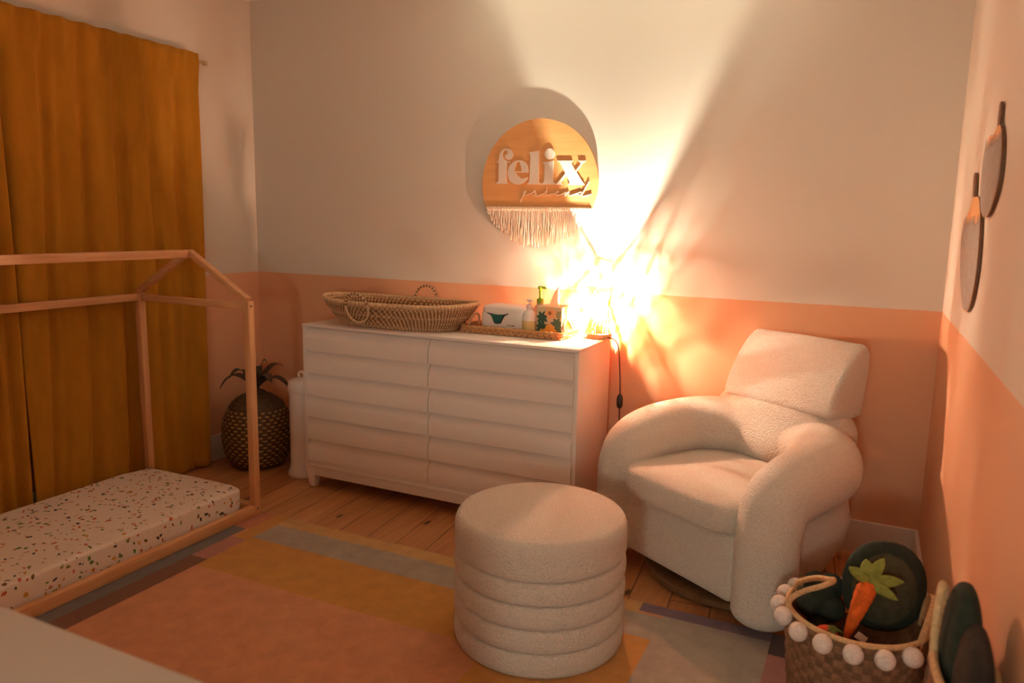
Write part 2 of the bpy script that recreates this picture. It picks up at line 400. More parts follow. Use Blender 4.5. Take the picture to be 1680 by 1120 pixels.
xs = sorted({RX0, RX1} | {p[k] for p in P for k in (0, 1) if RX0 < p[k] < RX1}); ys = sorted({RY0, RY1} | {p[k] for p in P for k in (2, 3) if RY0 < p[k] < RY1})
def cell(i, j):
    cx, cy = (xs[i] + xs[i + 1]) / 2, (ys[j] + ys[j + 1]) / 2
    r = 0
    for p in P:
        if p[0] <= cx <= p[1] and p[2] <= cy <= p[3]: r = p[4]
    return r
b = B(); V = b.grid([[(x, y, RT) for y in ys] for x in xs], mat=cell)
ring = [V[i][0] for i in range(len(xs))] + [V[-1][j] for j in range(1, len(ys))] + [V[i][-1] for i in range(len(xs) - 2, -1, -1)] + [V[0][j] for j in range(len(ys) - 2, 0, -1)]
low = [b.bm.verts.new((v.co.x, v.co.y, .0005)) for v in ring]
for i in range(len(ring)):
    k = (i + 1) % len(ring); b.bm.faces.new((ring[i], ring[k], low[k], low[i])).material_index = 2
o = b.obj('rug', RM, smooth=False)
tag(o, 'large colour block rug in terracotta, mustard, grey and slate under the ottoman', 'rug')

# ------------------------------------------------------------------ curtains
def curtain(y0, y1, seed, label, n=7):
    rnd = random.Random(seed); NU, NV = 150, 60
    ph = [rnd.uniform(0, 6.28) for _ in range(8)]; z0, z1 = .012, 2.172
    root = thing('curtain', label, 'curtain', (.07, (y0 + y1) / 2, z0), group='mustard velvet curtains'); cy = (y0 + y1) / 2
    Pn = []
    for i in range(NU + 1):
        u = i / NU; row = []
        for j in range(NV + 1):
            v = j / NV; z = z0 + v * (z1 - z0)
            k = 1 - v
            # pleats drift sideways as they fall, so folds hang at a slant
            uu = u + .075 * k * math.sin(3.1 * u + ph[0]) + .022 * k * math.sin(2.4 * v + ph[1])
            amp = .011 + .018 * min(1, k * 2.2)
            pa = n * uu + ph[2] / 6.28 + .10 * k; pb = n * .57 * (uu + .05 * k) + ph[3] / 6.28
            va = math.exp(-((pa % 1 - .5) / .13) ** 2); vb = math.exp(-((pb % 1 - .5) / .07) ** 2)
            f = .55 + .25 * math.sin(2 * PI * pa * 2 + ph[4]) * .5 + .2 * math.cos(2 * PI * pb) - 1.15 * va - .75 * vb
            x = .056 + amp * max(-1, min(1, f))
            if v > .955: x = .074 + .006 * (math.sin(2 * PI * 8 * u + ph[5]) + .5 * math.sin(2 * PI * 19 * u + ph[6])) * min(1, (1 - v) / .02 + .4)
            elif v > .92:
                w = (v - .92) / .035; xx = .074 + .006 * (math.sin(2 * PI * 8 * u + ph[5]) + .5 * math.sin(2 * PI * 19 * u + ph[6]))
                x = x * (1 - w) + xx * w
            if .948 < v < .962: x -= .004
            ye = y0 + u * (y1 - y0)
            if y1 > -1: ye += -.035 * k * max(0, u - .6) / .4 + .012 * max(0, k - .28) * max(0, (1 - u * 3))
            else: ye += .03 * math.sin(3 * k) * max(0, u - .8) / .2 * .3
            zz = z + .0022 * math.sin(2 * PI * 9 * u + ph[7]) * (v > .98)
            row.append((x - .07, ye - cy, zz - z0))
        Pn.append(row)
    b = B(); b.grid(Pn); o = b.obj('drape', M['velvet'], root, angle=0, solid=.003)
    return root
curtain(-1.441, -.442, 3, 'mustard velvet curtain panel hanging beside the back corner', 6)
curtain(-2.42, -1.450, 11, 'mustard velvet curtain panel farther from the corner, cut by the left frame edge', 6)
rod = thing('curtain_rod', 'thin brass curtain rod with a small knob end above the curtain', 'curtain rod', (.045, -1.45, 2.14))
B().sweep([(0, -1.05, 0), (0, 1.062, 0)], .009, 16).obj('rod', M['brass'], rod)
B().lathe([(.006, 0), (.0125, .004), (.0135, .012), (.013, .024), (.008, .029)], (0, 1.060, 0), 20, rot=Matrix.Rotation(-PI / 2, 3, 'X')).obj('finial', M['brass'], rod)
for y in (1.03, -1.0):
    B().box((-.033, y, 0), (.022, .018, .03), .003).box((-.040, y, 0), (.008, .03, .06), .003).obj('bracket', M['brass'], rod)

# ------------------------------------------------------------------ house bed frame
bed = thing('house_bed_frame', 'pale pine house shaped toddler bed frame beside the curtains', 'bed', (.452, -1.6, RT))
PW, BX0, BX1, BYF, BYN, PH = .034, -.340, .348, .708, -.70, .978
AP = (0.0, 1.168)
def beam(name, a, c, w, m, up=(0, 0, 1)):
    a, c = Vector(a), Vector(c); d = (c - a); L = d.length; z = d.normalized(); u = Vector(up)
    y = (u - z * u.dot(z)).normalized(); x = y.cross(z); R = Matrix((x, y, z)).transposed()
    ww = w if isinstance(w, tuple) else (w, w)
    b = B().box((a + c) / 2, (ww[0], ww[1], L), .003, 2, R); return b.obj(name, m, bed)
for yy in (BYF, BYN):
    for x in (BX0, BX1):
        beam('post', (x, yy, .0), (x, yy, PH), PW, M['pineZ'], (0, 1, 0))
    beam('cross_rail', (BX0 + PW / 2, yy, PH - .022), (BX1 - PW / 2, yy, PH - .022), (PW * .8, .03), M['pineX'])
    for x in (BX0, BX1):
        beam('rafter', (x, yy, PH + .004), (AP[0] + (.008 if x > 0 else -.008), yy, AP[1] + .012), (.026, .032), M['pineX'], (0, 1, 0))
beam('ridge_beam', (AP[0], BYN - .02, AP[1] + .006), (AP[0], BYF + .02, AP[1] + .006), (.03, .036), M['pineY'])
for x in (BX0,):
    beam('top_rail', (x, BYN + PW / 2, PH - .02), (x, BYF - PW / 2, PH - .02), (.026, .034), M['pineY'])
for x in (BX0, BX1):
    beam('side_rail', (x, BYN + PW / 2, .024), (x, BYF - PW / 2, .024), (.034, .046), M['pineY'])
for yy in (BYF, BYN):
    beam('end_rail', (BX0 + PW / 2, yy, .024), (BX1 - PW / 2, yy, .024), (.034, .046), M['pineX'])
b = B()
for k in range(12): b.box((0, BYN + .08 + k * .112, .016), (BX1 - BX0 - PW - .002, .07, .014), .002)
sl = b.obj('bed_slats', M['pineX'], bed)
for (x, y, z) in ((BX1 + PW / 2, BYF - .002, PH - .02), (BX1 + PW / 2, BYF - .002, .03)):
    B().lathe([(.0055, 0), (.0055, .0015), (.003, .002)], (x, y, z), 12, rot=Matrix.Rotation(PI / 2, 3, 'Y')).obj('screw', M['grey_ink'], bed)
# mattress with fitted sheet
mat = thing('mattress', 'low crib mattress in a white sheet with small fruit print', 'mattress', (.448, -1.6, .037))
NX, NY = 28, 56; mx, my, mh = .318, .683, .105
b = B(); Pn = []
for sgn in (0,):
    b.ell((0, 0, mh / 2), (mx, my, mh / 2), 120, 40, e=.11)
for v in b.bm.verts:
    if v.co.z > mh * .8: v.co.z += .003 * math.sin(v.co.x * 31 + v.co.y * 11) + .002 * math.sin(v.co.x * 13 - v.co.y * 37)
b.obj('fitted_sheet', M['sheet'], mat, angle=60)

# ------------------------------------------------------------------ pineapple basket
pa = thing('pineapple_basket', 'dark woven pineapple shaped basket in the corner behind the bed', 'basket', (.262, -.315, 0))
prof = lambda v: .19 * (1 - abs(2 * (v * .93 + .03) - .93) ** 2.6) ** .5 if True else 0
b = B(); rows, seg = 22, 104; hb = .40
Pn = []
for i in range(rows * 4 + 1):
    v = i / (rows * 4); r = .19 * max(.02, (1 - abs((v - .44) / .585) ** 2.3)) ** .5
    row = []
    ri = i // 4; loc = (i % 4) / 4
    for k in range(seg):
        a = 2 * PI * k / seg; bump = .5 + .5 * math.cos((k / 4 + (ri % 2) * .5) * 2 * PI)
        rr = r - .006 + .008 * bump * math.sin(PI * loc)
        row.append((rr * math.cos(a), rr * math.sin(a), .003 + v * hb))
    Pn.append(row)
def pm(i, k):
    ri = i // 4; ph_ = ((k + .5) / 4 + (ri % 2) * .5) % 1
    return 1 if (ph_ < .25 or ph_ > .75) and i % 4 in (1, 2) and .04 < i / (rows * 4) < .8 else 0
b.grid(Pn, cv=True, mat=pm, capu=True); b.obj('woven_body', [M['bronze'], M['bronze_hi']], pa, angle=0)
B().lathe([(.05, .385), (.062, .40), (.045, .415), (.022, .425), (.015, .44)], seg=28).obj('lid_knob', M['bronze'], pa)
for k, (ang, L, up, droop) in enumerate(((-2.75, .17, .09, .10), (.3, .17, .085, .09), (1.1, .13, .12, .02), (-1.2, .12, .12, .03), (2.3, .13, .11, .05), (-.35, .15, .10, .04), (-2.0, .12, .12, .05), (.7, .05, .14, 0.0))):
    b = B(); Pn = []
    for i in range(13):
        t_ = i / 12; w = .031 * math.sin(PI * (.12 + .88 * t_)) ** .8 + .002
        rad = 1.2 * L * t_; zz = .425 + 1.15 * up * math.sin(t_ * PI * .62) - droop * t_ ** 3
        row = []
        for s_ in (-1, -.5, 0, .5, 1):
            row.append((math.cos(ang) * rad - math.sin(ang) * w * s_, math.sin(ang) * rad + math.cos(ang) * w * s_, zz + .010 * abs(s_) * (1 - t_)))
        Pn.append(row)
    b.grid(Pn); b.obj('leaf', M['leaf_dark'], pa, angle=0, solid=.003)

# ------------------------------------------------------------------ nappy pail
pl = thing('diaper_pail', 'slim white nappy pail with a ring topped lid beside the dresser', 'pail', (.600, -.335, 0))
b = B().lathe([(.078, 0), (.082, .006), (.081, .02), (.071, .045), (.066, .07), (.066, .44), (.067, .455)], seg=40); b.obj('pail_body', M['plastic'], pl)
B().lathe([(.066, .452), (.071, .46), (.071, .485), (.069, .505), (.060, .518), (.040, .524), (.004, .526)], seg=40).obj('lid', M['plastic'], pl); plid = bpy.data.objects['lid']
b = B(); b.sweep([(.019 * math.cos(a), 0, .541 + .019 * math.sin(a)) for a in [2 * PI * k / 24 for k in range(24)]], .006, 10, closed=True, up=(0, 1, 0)); b.lathe([(.03, .522), (.028, .528), (.012, .53)], seg=24)
b.obj('lid_knob', M['plastic'], plid)

# ------------------------------------------------------------------ dresser
DX0, DX1, DY0, DY1 = .732, 2.194, -.476, -.054
DW, DD = DX1 - DX0, DY1 - DY0
ds = thing('dresser', 'wide white double dresser with louvred drawer fronts against the back wall', 'dresser', ((DX0 + DX1) / 2, (DY0 + DY1) / 2, 0))
B().box((0, 0, DZ - .0075), (DW, DD, .015), .003, 2).obj('top', M['white'], ds)
b = B(); zt, zb = DZ - .015, .125; sh = zt - zb
b.box((-DW / 2 + .012, 0, zb + sh / 2), (.020, DD - .006, sh), .002); b.box((DW / 2 - .012, 0, zb + sh / 2), (.020, DD - .006, sh), .002)
b.box((0, DD / 2 - .008, zb + sh / 2), (DW - .045, .01, sh)); b.box((0, .0, zb + .008), (DW - .045, DD - .02, .016)); b.box((0, .012, zb + sh / 2), (.018, DD - .05, sh - .02))
b.obj('carcass', M['white'], ds)
b = B(); b.box((0, 0, .118), (DW, DD, .016), .005, 2); b.box((0, -DD / 2 + .018, .088), (DW - .10, .018, .045), .002); b.box((0, DD / 2 - .018, .088), (DW - .10, .018, .045), .002)
for s_ in (-1, 1): b.box((s_ * (DW / 2 - .018), 0, .088), (.018, DD - .12, .045), .002)
b.obj('plinth', M['white'], ds)
for sx in (-1, 1):
    for sy in (-1, 1):
        B().box((sx * (DW / 2 - .030), sy * (DD / 2 - .030), .055), (.058, .058, .110), .008, 3, taper=.68).obj('leg', M['white'], ds)
# six drawers, each front two louvres: a flat face, then a concave sloped lip at its top edge
dz0, dz1 = zb + .018, zt - .003; dh = (dz1 - dz0) / 3; fw = (DW - .044 - .006) / 2
for c in (-1, 1):
    for r in range(3):
        z0 = dz0 + r * dh + .002; hh = (dh - .004) / 2; cx = c * (fw / 2 + .002)
        pr = []
        for k in range(2):
            q = z0 + k * hh
            pr += [(-.0, q), (.0, q + hh * .56), (.005, q + hh * .66), (.014, q + hh * .80), (.0225, q + hh * .93), (.025, q + hh * .990)]
        fy = -DD / 2 + .001
        b = B(); Pn = []
        for (yy, zz) in pr: Pn.append([(cx - fw / 2, fy + yy, zz), (cx + fw / 2, fy + yy, zz)])
        Pn.append([(cx - fw / 2, fy + .03, z0 + 2 * hh), (cx + fw / 2, fy + .03, z0 + 2 * hh)])
        Pn.append([(cx - fw / 2, fy + .03, z0), (cx + fw / 2, fy + .03, z0)])
        V = b.grid(Pn, cu=True)
        for j in (0, 1):
            try: b.bm.faces.new([row[j] for row in V])
            except ValueError: pass
        b.obj('drawer', M['white'], ds, angle=30)

# ------------------------------------------------------------------ oval changing basket
bk = thing('changing_basket', 'long oval coiled seagrass changing basket on the dresser top', 'basket', (1.166, -.268, DZ + .001))
b = B(); NR, NS = 9, 432
def oval(a, rx, ry, e=.86):
    return rx * math.copysign(abs(math.cos(a)) ** e, math.cos(a)), ry * math.copysign(abs(math.sin(a)) ** e, math.sin(a))
for r in range(NR):
    t_ = r / (NR - 1); rx = .325 + .098 * t_ ** .9; ry = .140 + .055 * t_ ** .9; rc = .0078 if r < NR - 1 else .0095; zc = .009 + t_ * .108
    Pn = []
    for k in range(NS):
        a = 2 * PI * k / NS; x, y = oval(a, rx, ry)
        zz = zc + .012 * t_ * abs(math.cos(a)) ** 3
        nx, ny = math.cos(a) / rx, math.sin(a) / ry; L = math.hypot(nx, ny); nx /= L; ny /= L
        st = 1 + .16 * math.cos(2 * PI * (k + r * 1.3) / 4)
        Pn.append([(x + nx * rc * st * math.cos(q), y + ny * rc * st * math.cos(q), zz + rc * 1.12 * st * math.sin(q)) for q in [2 * PI * j / 8 for j in range(8)]])
    b.grid(Pn, cu=True, cv=True, mat=lambda i, j, r=r: (2 if r == NR - 1 else 0) if ((i + r * 1.3) % 4) < 2.2 else (1 if r < NR - 1 else 0))
b.obj('coiled_wall', [M['tan'], M['tan_dark'], M['tan_pale']], bk, angle=0)
b = B(); pts = [oval(2 * PI * k / 64, .322, .137) for k in range(64)]
b.prism(pts, lambda u, v, d: (u, v, d), .002, .014); b.obj('coiled_base', M['tan'], bk, smooth=False)
def ringhandle(c, R, tilt, rz, up_only=False):
    b = B(); n = 88
    Q = Matrix.Rotation(rz, 3, 'Z') @ Matrix.Rotation(tilt, 3, 'X'); Pn = []
    for k in range(n):
        a = 2 * PI * k / n; rr = .0062 * (1 + .12 * math.cos(2 * PI * k / 2))
        row = []
        for j in range(8):
            q = 2 * PI * j / 8
            p = Vector(((R + rr * math.cos(q)) * math.cos(a), rr * math.sin(q), (R * 1.05 + rr * math.cos(q)) * math.sin(a)))
            row.append(Q @ p + Vector(c))
        Pn.append(row)
    b.grid(Pn, cu=True, cv=True, mat=lambda i, j: (1 if i % 4 < 2 else 2) if n * .02 < i < n * .48 else 2)
    return b.obj('handle', [M['tan'], M['tan_dark'], M['tan_pale']], bk, angle=0)
ringhandle((-.098, -.206, .098), .068, .22, -.06)
ringhandle((.033, .196, .120), .062, -.12, .05)

# ------------------------------------------------------------------ tray and what stands on it
tr = thing('wicker_tray', 'rectangular braided wicker tray with loop handles on the dresser', 'tray', (1.788, -.188, DZ))
TW, TD, TH = .515, .232, .034
b = B(); b.box((0, 0, .005), (TW - .01, TD - .01, .008), .002)
b.obj('tray_floor', M['tan'], tr)
b = B()
def rrect(hx, hy, r, n=6, dens=None):
    P_ = []
    for cx, cy, a0 in ((hx - r, hy - r, 0), (-hx + r, hy - r, PI / 2), (-hx + r, -hy + r, PI), (hx - r, -hy + r, 1.5 * PI)):
        for k in range(n + 1): a = a0 + PI / 2 * k / n; P_.append((cx + r * math.cos(a), cy + r * math.sin(a)))
    return P_
def resample(P_, n):
    P_ = [Vector(p) for p in P_]; L = [0]
    for i in range(len(P_)): L.append(L[-1] + (P_[(i + 1) % len(P_)] - P_[i]).length)
    out = []; i = 0
    for k in range(n):
        d = L[-1] * k / n
        while L[i + 1] < d: i += 1
        f = (d - L[i]) / max(1e-9, L[i + 1] - L[i]); out.append(P_[i].lerp(P_[(i + 1) % len(P_)], f))
    return out
for r in range(3):
    loop = resample(rrect(TW / 2 - .008 + .002 * r, TD / 2 - .008 + .002 * r, .02), 240); Pn = []
    for k, p in enumerate(loop):
        q0 = loop[(k + 1) % 240] - loop[k - 1]; nrm = Vector((q0.y, -q0.x)).normalized(); ph_ = 2 * PI * k / 5 * (1 if r % 2 else -1)
        rr = .0068
        Pn.append([(p.x + nrm.x * (rr * math.cos(q) * (1 + .3 * math.cos(ph_ + q))), p.y + nrm.y * (rr * math.cos(q) * (1 + .3 * math.cos(ph_ + q))), .009 + r * .0105 + rr * math.sin(q) * (1 + .25 * math.sin(ph_))) for q in [2 * PI * j / 8 for j in range(8)]])
    b.grid(Pn, cu=True, cv=True, mat=lambda i, j, r=r: 1 if (i + 2 * r) % 5 < 1 and r < 2 else 0)
b.obj('braided_rim', [M['wicker'], M['tan_dark']], tr, angle=0)
for s_ in (-1, 1):
    pts = [(s_ * (TW / 2 - .012 - .014 * math.sin(PI * k / 16)), .052 * math.cos(PI * k / 16), .022 + .058 * math.sin(PI * k / 16)) for k in range(17)]
    B().sweep(pts, .0055, 10, mat=0).obj('loop_handle', M['tan_pale'], tr)
TZ = DZ + .0095
# wipe warmer
ww = thing('wipe_warmer', 'white rounded wipe warmer with a teal front window on the tray', 'wipe warmer', (1.722, -.172, TZ), -.02)
b = B(); b.ell((0, 0, .046), (.116, .075, .046), 72, 28, e=.30); b.obj('warmer_body', M['plastic'], ww, angle=0)
b = B(); b.ell((0, 0, .088), (.114, .073, .034), 72, 24, e=.42); wl = b.obj('warmer_lid', M['plastic'], ww, angle=0)
fr = lambda u, v, d: (u, -.0705 - d - .0045 * (1 - (u / .116) ** 2), v)
b = B(); pts = smooth_closed([(-.078, .086), (-.035, .0815), (.0, .080), (.04, .0825), (.070, .088), (.062, .081), (.045, .074), (.030, .054), (.020, .040), (-.008, .036), (-.026, .041), (-.035, .056), (-.047, .073), (-.064, .080)], 4)
pts = [(x * .78 - .018, y) for x, y in pts]
b.prism(pts, fr, 0, .0022); o = b.obj('window_rim', M['teal_dk'], ww, smooth=False)
pts2 = smooth_closed([(-.040, .079), (0, .0775), (.036, .079), (.026, .060), (.018, .045), (-.008, .041), (-.022, .046), (-.030, .060)], 4)
b = B(); b.prism([(x * .78 - .018, y) for x, y in pts2], fr, .0018, .0034); b.obj('window', M['teal'], o, smooth=False)
b = B(); b.box((-.02, -.052, .1135), (.022, .008, .006), .002); b.obj('lid_latch', M['grey_ink'], wl)
b = B()
for k in range(5): b.box((.030 + k * .0042, -.0762, .032), (.0026, .0008, .0045))
for k in range(4): b.box((.053 + k * .0045, -.0752, .0315), (.0036, .0008, .0052))
b.obj('logo_print', M['grey_ink'], ww, smooth=False)
# lotion bottle
lb = thing('lotion_bottle', 'white pump lotion bottle with straw label in front of tissue box', 'bottle', (1.862, -.248, TZ))
B().lathe([(.029, 0), (.032, .003), (.032, .082), (.030, .094), (.022, .106), (.0125, .112), (.012, .120)], seg=36).obj('bottle_body', M['plastic'], lb)
B().lathe([(.0325, .012), (.0327, .0125), (.0327, .064), (.0325, .0645)], seg=36).obj('label_band', M['label_y'], lb)
b = B(); b.lathe([(.0135, .118), (.0138, .134), (.010, .138), (.0045, .14), (.0045, .150), (.0115, .152), (.012, .160), (.008, .163)], seg=24); b.sweep([(0, 0, .157), (.014, -.012, .157), (.022, -.019, .153)], [.0045, .004, .003], 10); b.obj('pump', M['plastic'], lb)
# green pump bottle
gb = thing('soap_bottle', 'clear soap bottle with a bright green pump behind the white lotion bottle', 'bottle', (1.859, -.118, TZ))
t = NT('frosted_clear_plastic'); t.b.inputs['Base Color'].default_value = (.80, .80, .66, 1); t.b.inputs['Roughness'].default_value = .25; t.b.inputs['Transmission Weight'].default_value = .5; M['clear'] = t.m
B().lathe([(.028, 0), (.031, .004), (.031, .10), (.027, .115), (.015, .128), (.014, .136)], seg=32).obj('bottle_body', M['clear'], gb)
b = B(); b.lathe([(.0165, .132), (.017, .150), (.013, .155), (.0065, .157), (.0065, .196), (.012, .198), (.013, .209), (.009, .212)], seg=24); b.sweep([(-.004, 0, .205), (.024, -.006, .206), (.034, -.008, .200)], [.006, .0055, .004], 10); b.obj('pump', M['green'], gb)
# tissue box
tb = thing('tissue_box', 'square cardboard tissue box with green leaf and flower print', 'tissue box', (1.958, -.180, TZ), 0.0)
M['card'] = plain('cream_card', (.62, .55, .36, 1), .6)
TBW, TBH = .062, .132
B().box((0, 0, TBH / 2), (2 * TBW, 2 * TBW, TBH), .002).obj('box', M['card'], tb)
pc = [plain('print_' + n, c, .6) for n, c in (('dark_green', (.02, .075, .045, 1)), ('teal_green', (.06, .16, .10, 1)), ('peach', (.80, .46, .22, 1)), ('yellow', (.78, .42, .06, 1)), ('brown', (.26, .10, .03, 1)), ('sage', (.28, .33, .18, 1)))]
b = B()
def leafpoly(cx, cy, L, w, a):
    out = []
    for k in range(9): s_ = k / 8; out.append((s_ * L, w * math.sin(PI * s_ ** .8)))
    out += [(x, -y) for x, y in out[::-1][1:-1]]
    return [(cx + x * math.cos(a) - y * math.sin(a), cy + x * math.sin(a) + y * math.cos(a)) for x, y in out]
lv = []
for cx, cy, mi in ((-.034, .082, 0), (.038, .056, 1), (-.036, .040, 0), (.044, .020, 1), (.05, .098, 5)):
    for k in range(7): lv.append((cx, cy, .033 if mi < 2 else .02, .0078, .3 + k * 2 * PI / 7, mi))
for k in range(6): lv.append((.006, .104, .032, .0105, k * PI / 3 + .2, 2))
for k in range(5): lv.append((.004, .104, .013, .003, k * 1.257, 4))
for k in range(5): lv.append((.006, .022, .034, .0105, PI * (.05 + k * .22), 3))
for k in range(3): lv.append((-.03, .012, .022, .007, .2 + k * .9, 3))
def clampp(p): return (max(-.0595, min(.0595, p[0])), max(.003, min(TBH - .003, p[1])))
for face in range(4):
    R = Matrix.Rotation(face * PI / 2, 3, 'Z')
    for q, (cx, cy, L, w, a, mi) in enumerate(lv):
        dd = .0004 + .00006 * q
        b.prism([clampp(p) for p in leafpoly(cx, cy, L, w, a)], lambda u, v, d: R @ Vector((u, -TBW - d, v)), 0., dd, mat=mi)
b.obj('printed_leaves', pc, tb, smooth=False)
b = B(); Pn = []
for i in range(9):
    s_ = i / 8; row = []
    for k in range(11):
        q = k / 10 - .5; wv = .030 * (1 - .45 * s_) * (1 - .75 * max(0, s_ - .6) / .4)
        row.append((q * 2 * wv + .018 * s_ + .004 * math.sin(7 * q), .010 * math.sin(q * 9 + 2 * s_) * (1 - .4 * s_), TBH - .004 + .094 * s_ - .016 * abs(q) * s_))
    Pn.append(row)
b.grid(Pn); b.obj('tissue', M['tissue'], tb, angle=0)
# little white tube lying at the front of the tray
o = B().box((0, 0, 0), (.088, .022, .018), .006, 3).box((.048, 0, 0), (.012, .019, .016), .004, 2).obj('cream_tube', M['plastic'], loc=(1.875, -.291, TZ + .0105))
tag(o, 'small white tube lying along the front rim of the tray', 'tube')

# ------------------------------------------------------------------ lamp
LX, LY = 2.155, -.116
lp = thing('table_lamp', 'lit woven bamboo table lamp on the right end of the dresser', 'lamp', (LX, LY, DZ))
B().lathe([(.052, .0005), (.057, .002), (.057, .021), (.055, .0235), (.02, .024)], seg=56).obj('lamp_base', M['lampwood'], lp)
rw = random.Random(21); b = B(); NSt = 52; zb_, zt_, rb, rt, tw = .024, .236, .054, .059, math.radians(84)
for fam in (-1, 1):
    for k in range(NSt):
        a0 = 2 * PI * (k + rw.uniform(-.21, .21)) / NSt; a1 = a0 + fam * tw; off = .0005 * fam
        p0 = Vector(((rb + off) * math.cos(a0), (rb + off) * math.sin(a0), zb_)); p1 = Vector(((rt + off) * math.cos(a1), (rt + off) * math.sin(a1), zt_))
        d = (p1 - p0).normalized(); Pn = []
        for i in range(7):
            p = p0.lerp(p1, i / 6); n_ = Vector((p.x, p.y, 0)).normalized(); s_ = d.cross(n_).normalized()
            w, h = .00194 * (1.20 - .47 * i / 6), .0004
            Pn.append([p + s_ * w + n_ * h, p - s_ * w + n_ * h, p - s_ * w - n_ * h, p + s_ * w - n_ * h])
        b.grid(Pn, cv=True, capu=True)
b.obj('lamp_shade', M['veneer'], lp, smooth=False)
b = B()
b.sweep([(.0598 * math.cos(2 * PI * i / 48), .0598 * math.sin(2 * PI * i / 48), .2362) for i in range(48)], .0012, 6, closed=True, up=(0, 0, 1))
b.obj('top_hoop', M['bamboo'], lp)
b = B()
for fam in (-1, 1):
    for k in range(44):
        a0 = 2 * PI * k / 44; Pn = []
        for i in range(4):
            q = i / 3; a = a0 + fam * .30 * q; rr = .0545 + .0050 * q; p = Vector((rr * math.cos(a), rr * math.sin(a), .205 + .030 * q)); n_ = Vector((math.cos(a), math.sin(a), 0)); s_ = Vector((-math.sin(a), math.cos(a), 0))
            Pn.append([p + s_ * .0009 + n_ * .0022, p - s_ * .0009 + n_ * .0022, p - s_ * .0009 + n_ * .0016, p + s_ * .0009 + n_ * .0016])
        b.grid(Pn, cv=True, capu=True)
b.obj('woven_top_band', M['bamboo'], lp, smooth=False)
B().sweep([(.0548 * math.cos(2 * PI * i / 48), .0548 * math.sin(2 * PI * i / 48), .026) for i in range(48)], .002, 6, closed=True, up=(0, 0, 1)).obj('bottom_hoop', M['bamboo'], lp)
B().lathe([(.014, .024), (.014, .060), (.011, .062)], seg=24).obj('bulb_socket', M['black'], lp); sock = bpy.data.objects['bulb_socket']
t = NT('lit_bulb'); t.b.inputs['Base Color'].default_value = (0, 0, 0, 1)
t.b.inputs['Emission Color'].default_value = (1.0, .93, .69, 1); t.b.inputs['Emission Strength'].default_value = 198000.0
M['bulb'] = t.m
B().ell((0, 0, .099), (.0042, .0042, .019), 14, 14).obj('bulb_filament', M['bulb'], sock, angle=0)
B().lathe([(.010, .060), (.004, .066), (.003, .076)], seg=14).obj('bulb_stem', M['brass'], sock)
cx = .0385
b = B(); b.sweep(smooth_open([(cx + .012, -.030, .010), (cx + .034, -.020, .004), (cx + .046, .010, -.02), (cx + .047, .040, -.06), (cx + .047, .055, -.12), (cx + .048, .070, -.20), (cx + .049, .075, -.272)], 6), .0027, 8)
b.sweep(smooth_open([(cx + .049, .075, -.335), (cx + .049, .085, -.42), (cx + .06, .092, -.55), (cx + .10, .092, -.70), (cx + .2, .092, -.82)], 6), .0027, 8)
cord_o = b.obj('cord', M['black'], lp)
b = B(); b.ell((cx + .049, .075, -.303), (.0145, .011, .034), 20, 16, e=.75); b.ell((cx + .049, .063, -.303), (.006, .004, .012), 12, 8); b.obj('cord_switch', M['black'], cord_o)

# ------------------------------------------------------------------ name sign
SX, SY, SZ, SR = 1.789, -.003, 1.538, .2995
sg = thing('name_sign', 'round orange wooden sign with white lettering and a cream yarn fringe', 'sign', (SX, SY, SZ))
chord = -.112
a0 = math.asin(chord / SR); N = 90
poly = [(SR * math.cos(a0 + (PI - 2 * a0) * k / N), SR * math.sin(a0 + (PI - 2 * a0) * k / N)) for k in range(N + 1)]
sf = lambda u, v, d: (u, -d, v)
b = B(); b.prism(poly, sf, .001, .0135); b.obj('board', M['sign'], sg, smooth=False)
def zp(X, Y):
    u = 790 + X / 8.4; v = 230 + Y / 8.4
    x = 1.5655 + (u - 811) * .003122; z = 1.700 - (u - 811) * .00004 - (v - 245) * .00285
    return (x - SX, z - SZ)
L_ = {}
L_['f'] = smooth_closed([(218, 300), (219, 240), (228, 180), (255, 135), (305, 112), (360, 118), (408, 155), (421, 205), (402, 250), (357, 268), (316, 250), (301, 218), (312, 195), (337, 188), (345, 168), (335, 146), (310, 136), (285, 146), (269, 180), (271, 222), (290, 258), (322, 284)], 3)[:-2] + [(330, 288), (385, 290), (385, 302), (328, 303), (328, 560), (336, 585), (350, 592), (350, 602), (180, 602), (180, 592), (205, 577), (215, 550), (216, 303), (180, 302), (180, 292), (217, 290)]
L_['e'] = smooth_closed([(640, 438), (636, 385), (612, 325), (565, 287), (502, 277), (440, 290), (390, 330), (357, 390), (348, 450), (360, 520), (395, 575), (450, 604), (515, 607), (575, 585), (618, 545), (636, 515)], 4)[:-3] + [(636, 515), (626, 510), (582, 527), (532, 520), (490, 490), (467, 455), (462, 443), (640, 443)]
hole_e = smooth_closed([(446, 430), (452, 370), (470, 312), (495, 292), (520, 312), (537, 370), (540, 430)], 3)[:-3] + [(540, 430)]
L_['l'] = [(640, 168), (785, 148), (785, 560), (795, 585), (820, 595), (820, 604), (630, 604), (630, 595), (650, 580), (660, 555), (666, 205), (656, 184), (640, 178)]
L_['i'] = [(838, 306), (985, 283), (985, 555), (997, 582), (1025, 595), (1025, 604), (830, 604), (830, 595), (855, 582), (865, 555), (868, 338), (857, 322), (838, 316)]
L_['dot'] = [(930 + 66 * math.cos(2 * PI * k / 28), 190 + 74 * math.sin(2 * PI * k / 28)) for k in range(28)]
